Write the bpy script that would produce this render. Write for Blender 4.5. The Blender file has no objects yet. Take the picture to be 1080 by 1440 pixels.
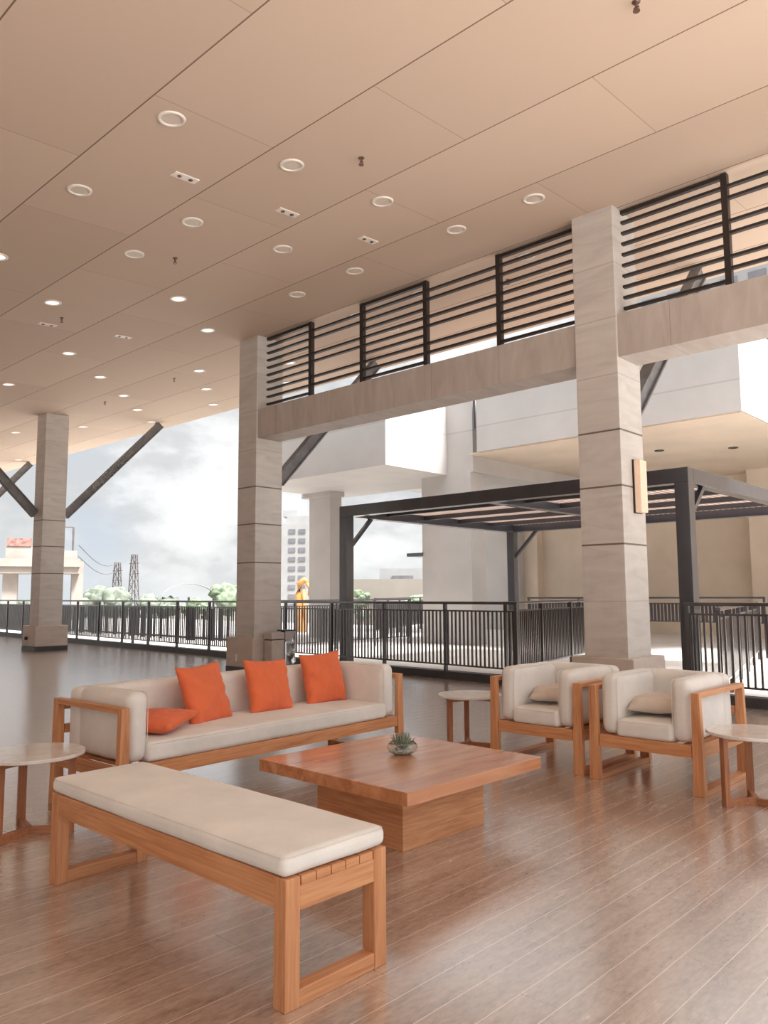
import bpy, bmesh, math, random
from mathutils import Vector, Matrix, noise
random.seed(7)
C = bpy.context.scene.collection
PI = math.pi

# ------------------------------------------------------------------ camera
cam_d = bpy.data.cameras.new('camera'); cam = bpy.data.objects.new('camera', cam_d); C.objects.link(cam)
yaw, pitch, roll, F = 0.752006, 0.104351, -0.005491, 1101.85
fw = Vector((-math.sin(yaw)*math.cos(pitch), math.cos(yaw)*math.cos(pitch), math.sin(pitch)))
rt = Vector((math.cos(yaw), math.sin(yaw), 0)); up = rt.cross(fw)
r2 = math.cos(roll)*rt + math.sin(roll)*up; u2 = -math.sin(roll)*rt + math.cos(roll)*up
M = Matrix((r2, u2, -fw)).transposed().to_4x4(); M.translation = Vector((0, 0, 1.4))
cam.matrix_world = M
cam_d.sensor_fit = 'VERTICAL'; cam_d.sensor_height = 36.0; cam_d.sensor_width = 27.0
cam_d.lens = F*36.0/1440.0; cam_d.clip_end = 2000; cam_d.clip_start = .05
bpy.context.scene.camera = cam

# ------------------------------------------------------------------ exposure
vs = bpy.context.scene.view_settings
vs.view_transform = 'Standard'; vs.look = 'None'; vs.gamma = 1.0; vs.use_curve_mapping = False
vs.exposure = 0.55
bpy.context.scene.cycles.use_denoising = True
bpy.context.scene.cycles.max_bounces = 10
bpy.context.scene.cycles.diffuse_bounces = 6
bpy.context.scene.cycles.sample_clamp_indirect = 6.0

# ------------------------------------------------------------------ world: overcast sky with broken cloud
W = bpy.data.worlds.new('sky'); bpy.context.scene.world = W; W.use_nodes = True
wt = W.node_tree; wt.nodes.clear()
def wn(t, **k):
    n = wt.nodes.new(t)
    for a, b in k.items(): setattr(n, a, b)
    return n
wo = wn('ShaderNodeOutputWorld'); bg = wn('ShaderNodeBackground'); tc = wn('ShaderNodeTexCoord')
mp = wn('ShaderNodeMapping'); mp.inputs['Scale'].default_value = (1, 1, 1.9); mp.inputs['Location'].default_value = (1.3, .35, .22)
wt.links.new(tc.outputs['Generated'], mp.inputs['Vector'])
n1 = wn('ShaderNodeTexNoise'); n1.inputs['Scale'].default_value = 7.0; n1.inputs['Detail'].default_value = 10; n1.inputs['Roughness'].default_value = .54; n1.inputs['Distortion'].default_value = .1
wt.links.new(mp.outputs[0], n1.inputs['Vector'])
cr = wn('ShaderNodeValToRGB'); e = cr.color_ramp.elements
e[0].position = .41; e[0].color = (.47, .485, .495, 1); e[1].position = .64; e[1].color = (.76, .76, .76, 1)
m_ = e.new(.48); m_.color = (.52, .53, .535, 1); m_ = e.new(.53); m_.color = (.62, .625, .63, 1)
wt.links.new(n1.outputs['Fac'], cr.inputs['Fac'])
n2 = wn('ShaderNodeTexNoise'); n2.inputs['Scale'].default_value = 2.3; n2.inputs['Detail'].default_value = 3
mp2 = wn('ShaderNodeMapping'); mp2.inputs['Location'].default_value = (4.1, 1.7, .4); wt.links.new(tc.outputs['Generated'], mp2.inputs['Vector'])
wt.links.new(mp2.outputs[0], n2.inputs['Vector'])
cr2 = wn('ShaderNodeValToRGB'); e = cr2.color_ramp.elements
e[0].position = .56; e[0].color = (0, 0, 0, 1); e[1].position = .68; e[1].color = (.6, .6, .6, 1)
wt.links.new(n2.outputs['Fac'], cr2.inputs['Fac'])
mix = wn('ShaderNodeMixRGB'); mix.inputs[2].default_value = (.40, .51, .66, 1)
wt.links.new(cr2.outputs[0], mix.inputs[0]); wt.links.new(cr.outputs[0], mix.inputs[1])
sep = wn('ShaderNodeSeparateXYZ'); wt.links.new(tc.outputs['Generated'], sep.inputs[0])
# pale haze band at the horizon, brighter zenith
hz = wn('ShaderNodeMapRange'); hz.inputs[1].default_value = 0.0; hz.inputs[2].default_value = .10; hz.inputs[3].default_value = .55; hz.inputs[4].default_value = 0.0
wt.links.new(sep.outputs[2], hz.inputs[0])
mix2 = wn('ShaderNodeMixRGB'); mix2.inputs[2].default_value = (.56, .575, .57, 1)
wt.links.new(hz.outputs[0], mix2.inputs[0]); wt.links.new(mix.outputs[0], mix2.inputs[1])
zs = wn('ShaderNodeMapRange'); zs.inputs[1].default_value = .3; zs.inputs[2].default_value = 1.0; zs.inputs[3].default_value = 1.0; zs.inputs[4].default_value = 4.0
wt.links.new(sep.outputs[2], zs.inputs[0])
wt.links.new(mix2.outputs[0], bg.inputs['Color']); wt.links.new(zs.outputs[0], bg.inputs['Strength'])
wt.links.new(bg.outputs[0], wo.inputs[0])

# ------------------------------------------------------------------ sun: veiled by cloud, from the right
sd = bpy.data.lights.new('sun', 'SUN'); sun = bpy.data.objects.new('sun', sd); C.objects.link(sun)
sd.energy = 8.2; sd.angle = math.radians(12); sd.color = (1.0, .955, .91)
S = Vector((.50, .06, .95)).normalized()
sun.rotation_euler = S.to_track_quat('Z', 'Y').to_euler()

# ------------------------------------------------------------------ materials
def lin(c):
    return tuple(((v/255.0)/12.92 if v/255.0 <= .04045 else ((v/255.0+.055)/1.055)**2.4) for v in c) + (1,)
class Mat:
    def __init__(s, name, rgb, rough=.6, spec=.5, metal=0.0):
        s.m = bpy.data.materials.new(name); s.m.use_nodes = True; s.t = s.m.node_tree
        s.p = s.t.nodes['Principled BSDF']; s.p.inputs['Base Color'].default_value = lin(rgb)
        s.p.inputs['Roughness'].default_value = rough; s.p.inputs['Metallic'].default_value = metal
        s.p.inputs['Specular IOR Level'].default_value = spec; s.rgb = rgb
    def n(s, t, **k):
        n = s.t.nodes.new(t)
        for a, b in k.items(): setattr(n, a, b)
        return n
    def l(s, a, b): s.t.links.new(a, b)
    def coord(s, scale=(1, 1, 1), which='Object', loc=(0, 0, 0)):
        tcn = s.n('ShaderNodeTexCoord'); m = s.n('ShaderNodeMapping')
        m.inputs['Scale'].default_value = scale; m.inputs['Location'].default_value = loc
        s.l(tcn.outputs[which], m.inputs['Vector']); return m.outputs[0]
    def noise(s, vec, scale=5, detail=4, rough=.55, dist=0):
        n = s.n('ShaderNodeTexNoise'); n.inputs['Scale'].default_value = scale; n.inputs['Detail'].default_value = detail
        n.inputs['Roughness'].default_value = rough; n.inputs['Distortion'].default_value = dist
        s.l(vec, n.inputs['Vector']); return n.outputs['Fac']
    def ramp(s, fac, stops):
        r = s.n('ShaderNodeValToRGB'); e = r.color_ramp.elements
        e[0].position, e[0].color = stops[0][0], lin(stops[0][1]); e[1].position, e[1].color = stops[-1][0], lin(stops[-1][1])
        for p, c in stops[1:-1]:
            k = e.new(p); k.color = lin(c)
        s.l(fac, r.inputs[0]); return r.outputs[0]
    def math(s, op, a, b=None, clamp=False):
        m = s.n('ShaderNodeMath', operation=op); m.use_clamp = clamp
        for i, v in enumerate((a, b)):
            if v is None: continue
            if isinstance(v, (int, float)): m.inputs[i].default_value = v
            else: s.l(v, m.inputs[i])
        return m.outputs[0]
    def mix(s, fac, a, b, blend='MIX'):
        m = s.n('ShaderNodeMixRGB', blend_type=blend)
        for i, v in enumerate((fac, a, b)):
            if isinstance(v, (int, float)): m.inputs[i].default_value = v
            elif isinstance(v, tuple): m.inputs[i].default_value = lin(v)
            else: s.l(v, m.inputs[i])
        return m.outputs[0]
    def bump(s, h, strength=.2, dist=.01):
        b = s.n('ShaderNodeBump'); b.inputs['Strength'].default_value = strength; b.inputs['Distance'].default_value = dist
        s.l(h, b.inputs['Height']); s.l(b.outputs[0], s.p.inputs['Normal'])
    def base(s, c): s.l(c, s.p.inputs['Base Color']); return s
def flat(name, rgb, rough=.6, var=.06, scale=3, spec=.5, metal=0):
    a = Mat(name, rgb, rough, spec, metal); f = a.noise(a.coord(), scale, 5)
    lo = tuple(max(0, v*(1-var)) for v in rgb); hi = tuple(min(255, v*(1+var)) for v in rgb)
    a.base(a.ramp(f, [(.3, lo), (.7, hi)])); return a.m
def wood(name, axis, rgb=(204, 144, 100), dark=(170, 108, 70), light=(220, 164, 120), rough=.42, both=False):
    a = Mat(name, rgb, rough, .4)
    sc = [14, 14, 14]; sc[axis] = 1.1
    v = a.coord(tuple(sc)); f = a.noise(v, 1.6, 6, .6, .9)
    sc2 = [60, 60, 60]; sc2[axis] = 2.0
    if both: sc[0] = sc[1] = 1.3; sc2[0] = sc2[1] = 3; v.node.inputs['Scale'].default_value = sc
    f2 = a.noise(a.coord(tuple(sc2)), 1.5, 3)
    col = a.ramp(f, [(.30, dark), (.48, rgb), (.70, light)])
    col = a.mix(.35, col, a.ramp(f2, [(.35, dark), (.65, light)]), 'MIX')
    a.base(col); a.bump(f2, .12, .002); return a.m
M_wood = [wood('teak_grain_x', 0), wood('teak_grain_y', 1), wood('teak_grain_z', 2)]
def teak_top():
    a = Mat('teak_table_top', (196, 128, 82), .2, .5)
    v = a.coord((7, .8, 7)); f = a.noise(v, 2.0, 6, .6, .8)
    tcn = a.coord(); sx = a.n('ShaderNodeSeparateXYZ'); a.l(tcn, sx.inputs[0])
    brd = a.math('FLOOR', a.math('DIVIDE', sx.outputs[0], .21))
    wn_ = a.n('ShaderNodeTexWhiteNoise', noise_dimensions='1D'); a.l(brd, wn_.inputs['W'])
    col = a.ramp(f, [(.3, (176, 114, 78)), (.5, (202, 142, 102)), (.72, (218, 164, 122))])
    col = a.mix(a.math('MULTIPLY', wn_.outputs['Value'], .35), col, (166, 98, 58))
    a.base(col); a.p.inputs['Coat Weight'].default_value = .5; a.p.inputs['Coat Roughness'].default_value = .12
    return a.m
M_top = teak_top()
def floor_mat():
    a = Mat('plank_tile', (150, 118, 98), .2, .6)
    v = a.coord(); sx = a.n('ShaderNodeSeparateXYZ'); a.l(v, sx.inputs[0])
    px = a.math('DIVIDE', sx.outputs[0], .15); pid = a.math('FLOOR', px); fr = a.math('SUBTRACT', px, pid)
    w1 = a.n('ShaderNodeTexWhiteNoise', noise_dimensions='1D'); a.l(pid, w1.inputs['W'])
    yo = a.math('ADD', a.math('DIVIDE', sx.outputs[1], 1.2), a.math('MULTIPLY', w1.outputs['Value'], 3.0))
    yid = a.math('FLOOR', yo); fy = a.math('SUBTRACT', yo, yid)
    cb = a.n('ShaderNodeCombineXYZ'); a.l(pid, cb.inputs[0]); a.l(yid, cb.inputs[1])
    w2 = a.n('ShaderNodeTexWhiteNoise', noise_dimensions='3D'); a.l(cb.outputs[0], w2.inputs['Vector'])
    gr = a.noise(a.coord((9, 1.3, 1)), 1.4, 7, .62, .7)
    bl = a.noise(a.coord((2.2, 1.0, 1)), 1.8, 4)
    fn = a.noise(a.coord((30, 9, 1)), 2.0, 5, .7)
    col = a.ramp(gr, [(.30, (120, 96, 80)), (.5, (176, 154, 138)), (.70, (212, 194, 178))])
    col = a.mix(a.math('MULTIPLY', w2.outputs['Value'], .35), col, (148, 124, 110))
    col = a.mix(a.math('MULTIPLY', bl, .35), col, (196, 176, 164))
    col = a.mix(.3, col, a.ramp(fn, [(.35, (112, 88, 74)), (.6, (206, 186, 170))]))
    g1 = a.math('LESS_THAN', fr, .028); g2 = a.math('LESS_THAN', fy, .003)
    col = a.mix(a.math('MULTIPLY', g1, .85), col, (240, 222, 206))  # reflective highlights along the plank lines, painted into the base colour
    col = a.mix(a.math('MULTIPLY', g2, .5), col, (96, 70, 56))
    a.base(col)
    a.p.inputs['Coat Weight'].default_value = 1.0; a.p.inputs['IOR'].default_value = 1.6; a.p.inputs['Coat Roughness'].default_value = .22; a.p.inputs['Coat IOR'].default_value = 3.2
    rr = a.math('ADD', .14, a.math('MULTIPLY', gr, .2)); a.l(rr, a.p.inputs['Roughness'])
    a.bump(a.math('ADD', gr, a.math('MULTIPLY', a.noise(a.coord((6, 6, 1)), 1.5, 2), .6)), .12, .004)
    return a.m
M_floor = floor_mat()
def ceil_mat():
    a = Mat('ceiling_board', (214, 192, 176), .75, .25)
    v = a.coord(); sx = a.n('ShaderNodeSeparateXYZ'); a.l(v, sx.inputs[0])
    ry = a.math('DIVIDE', a.math('SUBTRACT', sx.outputs[1], .71), 1.353); rid = a.math('FLOOR', ry); fy = a.math('SUBTRACT', ry, rid)
    odd = a.math('MODULO', a.math('ABSOLUTE', rid), 2.0)
    rx = a.math('ADD', a.math('DIVIDE', a.math('ADD', sx.outputs[0], 6.0), 2.86), a.math('MULTIPLY', odd, .5)); xid = a.math('FLOOR', rx); fx = a.math('SUBTRACT', rx, xid)
    cb = a.n('ShaderNodeCombineXYZ'); a.l(rid, cb.inputs[0]); a.l(xid, cb.inputs[1])
    w = a.n('ShaderNodeTexWhiteNoise', noise_dimensions='3D'); a.l(cb.outputs[0], w.inputs['Vector'])
    st = a.noise(a.coord((.6, 1.6, 1)), 1.2, 5)
    col = a.mix(a.math('MULTIPLY', w.outputs['Value'], .45), (216, 197, 178), (190, 170, 152))
    col = a.mix(a.math('MULTIPLY', st, .4), col, (208, 186, 170))
    g = a.math('LESS_THAN', fy, .011); col = a.mix(a.math('MULTIPLY', g, .8), col, (92, 66, 52))
    g = a.math('LESS_THAN', fx, .0035); col = a.mix(a.math('MULTIPLY', g, .45), col, (140, 110, 92))
    a.base(col); return a.m
M_ceil = ceil_mat()
def stone_mat(name, rgb, joints):
    a = Mat(name, rgb, .5, .4)
    v = a.coord((1.0, 1.0, 5)); f = a.noise(v, 1.3, 5, .55, 1.2)
    f2 = a.noise(a.coord((26, 26, 1.0)), 1.0, 4)
    dk = tuple(x*.94 for x in rgb); lt = tuple(min(255, x*1.04) for x in rgb)
    col = a.ramp(f, [(.3, dk), (.5, rgb), (.72, lt)])
    col = a.mix(.1, col, a.ramp(f2, [(.35, dk), (.65, lt)]))
    sx = a.n('ShaderNodeSeparateXYZ'); a.l(a.coord(), sx.inputs[0])
    for z, s_ in joints:
        g = a.math('LESS_THAN', a.math('ABSOLUTE', a.math('SUBTRACT', sx.outputs[2], z)), .011 if s_ > .5 else .006)
        col = a.mix(a.math('MULTIPLY', g, s_), col, (84, 68, 58))
    a.base(col); a.bump(f, .05, .004); return a.m
M_stone = stone_mat('travertine_cladding', (206, 201, 196), [(3.36, .85), (2.68, .85), (1.98, .85), (1.30, .22), (4.05, .3), (4.76, .3), (5.45, .3)])
M_stone2 = stone_mat('travertine_plinth', (196, 184, 174), [])
def beam_mat():
    a = Mat('beam_cladding', (186, 168, 152), .55, .35)
    f = a.noise(a.coord((3.5, 1, .8)), 1.5, 6, .6, .5)
    sx = a.n('ShaderNodeSeparateXYZ'); a.l(a.coord(), sx.inputs[0])
    col = a.ramp(f, [(.3, (180, 171, 164)), (.5, (192, 183, 176)), (.7, (202, 194, 187))])
    q = a.math('DIVIDE', sx.outputs[0], 1.2); fr = a.math('SUBTRACT', q, a.math('FLOOR', q))
    col = a.mix(a.math('MULTIPLY', a.math('LESS_THAN', fr, .006), .5), col, (110, 92, 80))
    a.base(col); return a.m
M_beam = beam_mat()
def paint_mat(name, rgb, joint=0):
    a = Mat(name, rgb, .7, .3); f = a.noise(a.coord((.8, .8, .8)), 1.0, 5)
    col = a.ramp(f, [(.3, tuple(x*.96 for x in rgb)), (.7, tuple(min(255, x*1.03) for x in rgb))])
    if joint:
        sx = a.n('ShaderNodeSeparateXYZ'); a.l(a.coord(), sx.inputs[0])
        g = a.math('LESS_THAN', a.math('ABSOLUTE', a.math('SUBTRACT', sx.outputs[2], joint)), .02)
        col = a.mix(a.math('MULTIPLY', g, .4), col, (150, 140, 132))
    a.base(col); return a.m
M_paint = paint_mat('white_render_paint', (186, 182, 179), 6.0)
M_paint_warm = paint_mat('warm_lit_cream_paint', (210, 195, 178))  # cream, with the soffit's warm lamplight put into the colour
M_paint_in = paint_mat('beige_interior_paint', (196, 178, 162))
M_deck2 = paint_mat('sunlit_concrete', (206, 201, 196))
M_steel = flat('dark_grey_steel', (58, 60, 68), .45, .08, 4)
M_brace = flat('grey_primer_steel', (120, 120, 122), .6, .12, 5)
M_black = flat('black_brown_steel', (46, 38, 36), .45, .1, 4)
M_rail = flat('charcoal_rail_paint', (58, 55, 58), .38, .08, 4)
M_kerb = flat('dark_kerb_stone', (62, 62, 66), .5, .12, 3)
M_slatnavy = flat('navy_screen_slat', (52, 54, 70), .6, .15, 2)
M_pslat = flat('taupe_roof_slat', (168, 148, 138), .6, .08, 3)
for m_, rr_ in ((M_steel, .18), (M_rail, .2)):
    p_ = m_.node_tree.nodes['Principled BSDF']; p_.inputs['Coat Weight'].default_value = 1.0; p_.inputs['Coat Roughness'].default_value = rr_; p_.inputs['Coat IOR'].default_value = 1.6
def fabric(name, rgb, bump=.25, sc=260):
    a = Mat(name, rgb, .9, .15)
    f = a.noise(a.coord((sc, sc, sc)), 1.0, 2); g = a.noise(a.coord((3, 3, 3)), 1.2, 4)
    col = a.ramp(g, [(.3, tuple(x*.95 for x in rgb)), (.7, tuple(min(255, x*1.03) for x in rgb))])
    col = a.mix(.2, col, a.ramp(f, [(.35, tuple(x*.85 for x in rgb)), (.65, rgb)]))
    a.base(col)
    g2 = a.noise(a.coord((9, 9, 9)), 1.0, 3, .5, .6)
    h = a.math('ADD', a.math('MULTIPLY', f, .15), g2); a.bump(h, bump, .012)
    a.p.inputs['Sheen Weight'].default_value = .15
    return a.m
M_cream = fabric('cream_canvas', (232, 229, 224))
M_cream_pipe = fabric('cream_piping', (224, 218, 209))
M_orange = fabric('burnt_orange_cotton', (230, 118, 78), .45, 200)
M_taupe = fabric('beige_linen', (208, 194, 182), .35, 200)
def marble():
    a = Mat('pale_marble', (226, 220, 214), .12, .5)
    f = a.noise(a.coord((2.5, 2.5, 2.5)), 2.2, 8, .65, 1.6)
    a.base(a.ramp(f, [(.38, (212, 204, 198)), (.5, (224, 218, 212)), (.7, (232, 228, 224))])); return a.m
M_marble = marble()
M_leg_dark = wood('table_leg_wood', 2, (168, 110, 76), (132, 80, 52), (188, 130, 92))
M_leg_dark_h = wood('table_runner_wood', 0, (168, 110, 76), (132, 80, 52), (188, 130, 92))
M_chrome = Mat('polished_chrome', (214, 214, 216), .12, .5, 1.0).m
M_chrome_b = flat('brushed_sprinkler_metal', (120, 96, 84), .4, .1, 8, .5, .6)
M_brushed = Mat('brushed_steel', (225, 225, 228), .4, .5, .6).m
M_white = flat('white_enamel', (240, 234, 226), .35, .02, 4)
M_binstone = flat('grey_bin_panel', (192, 184, 178), .55, .06, 6)
M_darkpl = flat('black_plastic', (36, 36, 38), .4, .1, 5)
def emis(name, rgb, st):
    a = Mat(name, rgb, .5); a.p.inputs['Emission Color'].default_value = lin(rgb); a.p.inputs['Emission Strength'].default_value = st
    f = a.noise(a.coord((20, 20, 20)), 1); a.base(a.ramp(f, [(.4, rgb), (.6, tuple(min(255, x*1.02) for x in rgb))])); return a.m
M_lens = emis('downlight_lens', (214, 200, 186), .03)
M_lens_on = emis('lit_downlight_lens', (255, 246, 234), .9)
M_wall_lamp = emis('wall_lamp_diffuser', (236, 208, 184), .12)
def glass():
    a = Mat('clear_glass', (244, 250, 248), .02); a.p.inputs['Transmission Weight'].default_value = 1.0; a.p.inputs['IOR'].default_value = 1.45
    return a.m
M_glass = glass()
M_leaf = flat('grey_green_leaf', (112, 120, 104), .5, .3, 30)
M_pebble = flat('white_pebbles', (226, 222, 214), .7, .15, 60)
M_tree = flat('pale_green_foliage', (112, 126, 104), .9, .3, 1.2)  # both foliage colours are paled to stand in for distance haze
M_tree2 = flat('dull_green_foliage', (108, 116, 104), .9, .25, 1.2)
M_conc = flat('hazed_pink_concrete', (170, 160, 153), .8, .08, .4)  # greyed and lightened: haze over the far flyover is in this colour
M_apt = flat('white_apartment_wall', (160, 160, 160), .7, .04, .3)
M_aptwin = flat('grey_window_glass', (120, 120, 126), .3, .1, .5)
M_city = flat('hazed_city_ground', (140, 134, 126), .9, .15, .05)  # pale tan carries the haze of the far ground
M_pyl = flat('galvanised_lattice', (104, 98, 98), .5, .1, 2)
M_gold = flat('yellow_boom_paint', (196, 140, 82), .5, .1, 2)
M_red = flat('hazed_red_hoarding', (150, 112, 104), .7, .35, 2.5)  # red paled for distance haze, mixed into the colour

# ------------------------------------------------------------------ mesh helpers
class G:
    def __init__(s): s.b = bmesh.new()
    def box(s, x0, x1, y0, y1, z0, z1, bev=0, seg=2):
        r = bmesh.ops.create_cube(s.b, size=1)
        for v in r['verts']:
            v.co = Vector(((x0+x1)/2+v.co.x*(x1-x0), (y0+y1)/2+v.co.y*(y1-y0), (z0+z1)/2+v.co.z*(z1-z0)))
        if bev:
            es = list({e for v in r['verts'] for e in v.link_edges})
            bmesh.ops.bevel(s.b, geom=es, offset=bev, segments=seg, affect='EDGES', profile=.5)
        return s
    def frust(s, bot, top, bev=0):
        """bot/top = (x0,x1,y0,y1,z)"""
        vs = []
        for (x0, x1, y0, y1, z) in (bot, top):
            for x, y in ((x0, y0), (x1, y0), (x1, y1), (x0, y1)): vs.append(s.b.verts.new((x, y, z)))
        fs = [(3, 2, 1, 0), (4, 5, 6, 7)] + [(i, (i+1) % 4, 4+(i+1) % 4, 4+i) for i in range(4)]
        for f in fs: s.b.faces.new([vs[i] for i in f])
        if bev:
            es = list({e for v in vs for e in v.link_edges})
            bmesh.ops.bevel(s.b, geom=es, offset=bev, segments=2, affect='EDGES', profile=.5)
        return s
    def bar(s, p, q, w, h, upv=(0, 0, 1), bev=0):
        """box of section w x h between two points"""
        p, q = Vector(p), Vector(q); d = (q-p); L = d.length; d.normalize()
        a = d.cross(Vector(upv)); 
        if a.length < 1e-5: a = d.cross(Vector((1, 0, 0)))
        a.normalize(); c = a.cross(d)
        r = bmesh.ops.create_cube(s.b, size=1)
        for v in r['verts']:
            v.co = (p+q)/2 + a*v.co.x*w + d*v.co.y*L + c*v.co.z*h
        if bev:
            es = list({e for v in r['verts'] for e in v.link_edges})
            bmesh.ops.bevel(s.b, geom=es, offset=bev, segments=2, affect='EDGES', profile=.5)
        return s
    def lathe(s, prof, n=40, c=(0, 0, 0), close=True):
        rings = []
        for r, z in prof:
            if r < 1e-6: rings.append([s.b.verts.new((c[0], c[1], c[2]+z))])
            else: rings.append([s.b.verts.new((c[0]+r*math.cos(2*PI*k/n), c[1]+r*math.sin(2*PI*k/n), c[2]+z)) for k in range(n)])
        for A, B in zip(rings, rings[1:]):
            for k in range(n):
                a = [A[k % len(A)], A[(k+1) % len(A)]] if len(A) > 1 else [A[0]]
                b = [B[(k+1) % len(B)], B[k % len(B)]] if len(B) > 1 else [B[0]]
                if len(a)+len(b) >= 3: s.b.faces.new(a+b)
        return s
    def tube(s, pts, r, n=8, closed=False):
        pts = [Vector(p) for p in pts]; rings = []
        N = len(pts)
        for i, p in enumerate(pts):
            if closed: d = pts[(i+1) % N]-pts[i-1]
            else: d = pts[min(i+1, N-1)]-pts[max(i-1, 0)]
            d.normalize(); a = d.cross(Vector((0, 0, 1)))
            if a.length < .1: a = d.cross(Vector((0, 1, 0)))
            a.normalize(); c = a.cross(d)
            rr = r[i] if isinstance(r, (list, tuple)) else r
            rings.append([s.b.verts.new(p+a*rr*math.cos(2*PI*k/n)+c*rr*math.sin(2*PI*k/n)) for k in range(n)])
        R_ = list(zip(rings, rings[1:])) + ([(rings[-1], rings[0])] if closed else [])
        for A, B in R_:
            for k in range(n): s.b.faces.new((A[k], A[(k+1) % n], B[(k+1) % n], B[k]))
        if not closed:
            s.b.faces.new(rings[0][::-1]); s.b.faces.new(rings[-1])
        return s
    def cushion(s, x0, x1, y0, y1, z0, z1, r=.035, puff=(0, 0, .01), n=14, seed=0, wr=.004):
        """soft rounded box: puff = outward bulge on the x, y, z faces"""
        c = Vector(((x0+x1)/2, (y0+y1)/2, (z0+z1)/2)); h = Vector(((x1-x0)/2, (y1-y0)/2, (z1-z0)/2))
        b = bmesh.new(); bmesh.ops.create_cube(b, size=2); bmesh.ops.subdivide_edges(b, edges=b.edges[:], cuts=n, use_grid_fill=True)
        def warp(t, hh):  # denser rows near the edges
            k = min(.45, r*1.3/hh) if hh > 0 else .3
            a = abs(t)
            q = a/(.6)*(1-k) if a < .6 else (1-k)+(a-.6)/.4*k
            return math.copysign(q, t)
        mp_ = {}
        for v in b.verts:
            p = Vector((warp(v.co.x, h.x)*h.x, warp(v.co.y, h.y)*h.y, warp(v.co.z, h.z)*h.z))
            q = Vector([max(-h[i]+min(r, h[i]), min(h[i]-min(r, h[i]), p[i])) for i in range(3)])
            d = p-q
            if d.length > 1e-9: p = q + d.normalized()*min(r, h.x, h.y, h.z)
            u = [p[i]/h[i] for i in range(3)]
            for i in range(3):
                j, k = (i+1) % 3, (i+2) % 3
                wgt = max(0, 1-u[j]**2)**.6 * max(0, 1-u[k]**2)**.6
                p[i] += puff[i]*wgt*u[i]
            nz = noise.noise(Vector((p.x*5+seed*3.1, p.y*5, p.z*5)))*wr + noise.noise(Vector((p.x*14, p.y*14+seed, p.z*14)))*wr*.4
            p += p.normalized()*nz
            mp_[v] = s.b.verts.new(c+p)
        for f in b.faces: s.b.faces.new([mp_[v] for v in f.verts])
        b.free(); return s
    def pillow(s, hx, hy, t, n=26, seed=0, wr=.010):
        """square throw pillow lying in local xy, thickness along z"""
        top, bot = {}, {}
        for i in range(n+1):
            for j in range(n+1):
                u, v = -1+2*i/n, -1+2*j/n
                x = hx*u*(1-.09*(1-v*v)); y = hy*v*(1-.09*(1-u*u))
                th = t*(max(0, (1-u*u))*max(0, (1-v*v)))**.38
                w = noise.noise(Vector((x*9+seed*5.3, y*9, seed)))*wr*1.6 + noise.noise(Vector((x*24, y*24+seed, 1)))*wr*.7
                # gathers running in from the edges
                gth = math.sin(v*17+seed)*max(0, abs(u)-.55)*wr*.9 + math.sin(u*15+seed*2)*max(0, abs(v)-.55)*wr*.9
                edge = (i in (0, n) or j in (0, n))
                a = s.b.verts.new((x, y, th+(0 if edge else w+gth)))
                top[i, j] = a
                bot[i, j] = a if edge else s.b.verts.new((x, y, -th*.8+w*.5))
        for i in range(n):
            for j in range(n):
                s.b.faces.new((top[i, j], top[i+1, j], top[i+1, j+1], top[i, j+1]))
                s.b.faces.new((bot[i, j], bot[i, j+1], bot[i+1, j+1], bot[i+1, j]))
        return s
    def obj(s, name, mat, parent=None, smooth=False, loc=None):
        bmesh.ops.recalc_face_normals(s.b, faces=s.b.faces[:])
        me = bpy.data.meshes.new(name); s.b.to_mesh(me); s.b.free()
        if smooth:
            for p in me.polygons: p.use_smooth = True
        me.materials.append(mat); o = bpy.data.objects.new(name, me); C.objects.link(o)
        if parent: o.parent = parent
        if loc is not None: o.location = loc
        return o
def thing(name, label, cat, loc=(0, 0, 0), rz=0, group=None):
    o = bpy.data.objects.new(name, None); C.objects.link(o); o.empty_display_size = .1
    o.location = loc; o.rotation_euler = (0, 0, rz); o['label'] = label; o['category'] = cat
    if group: o['group'] = group
    return o
def tag(o, label, cat, group=None, kind=None):
    o['label'] = label; o['category'] = cat
    if group: o['group'] = group
    if kind: o['kind'] = kind
    return o
def struct(o, label=None):
    o['kind'] = 'structure'
    if label: o['label'] = label
    return o
def dup(root, loc=None, rz=None, label=None, group=None):
    r = root.copy(); C.objects.link(r)
    if loc is not None: r.location = loc
    if rz is not None: r.rotation_euler = (r.rotation_euler[0], r.rotation_euler[1], rz)
    if label: r['label'] = label
    if group: r['group'] = group
    for ch in list(root.children):
        c = ch.copy(); C.objects.link(c); c.parent = r
        for g in list(ch.children):
            d = g.copy(); C.objects.link(d); d.parent = c
    return r
def zc(y): return 5.658 + .06*y
ORD = ['first', 'second', 'third', 'fourth', 'fifth', 'sixth', 'seventh', 'eighth', 'ninth']

# ------------------------------------------------------------------ the setting
g = G()
for z in (0, -.3):
    vv = [g.b.verts.new(p) for p in ((-46, -8.2, z), (3.3, -8.2, z), (3.3, 9.80, z), (-46, 11.955, z))]
    g.b.faces.new(vv)
    if z == 0: top_ = vv
for i in range(4): g.b.faces.new((top_[i], top_[(i+1) % 4], vv[(i+1) % 4], vv[i]))
fl = g.obj('floor', M_floor); struct(fl, 'brown wood-look plank floor of the covered terrace')
g = G(); y0, y1, x0, x1 = -8.0, 12.45, -46, 3.2
vs_ = []
for (y, dz) in ((y0, 0), (y1, 0), (y1, .35), (y0, .35)):
    vs_.append((y, zc(y)+dz))
a = [g.b.verts.new((x0, y, z)) for y, z in vs_]; b = [g.b.verts.new((x1, y, z)) for y, z in vs_]
g.b.faces.new(a); g.b.faces.new(b[::-1])
for i in range(4): g.b.faces.new((a[i], b[i], b[(i+1) % 4], a[(i+1) % 4]))
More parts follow.
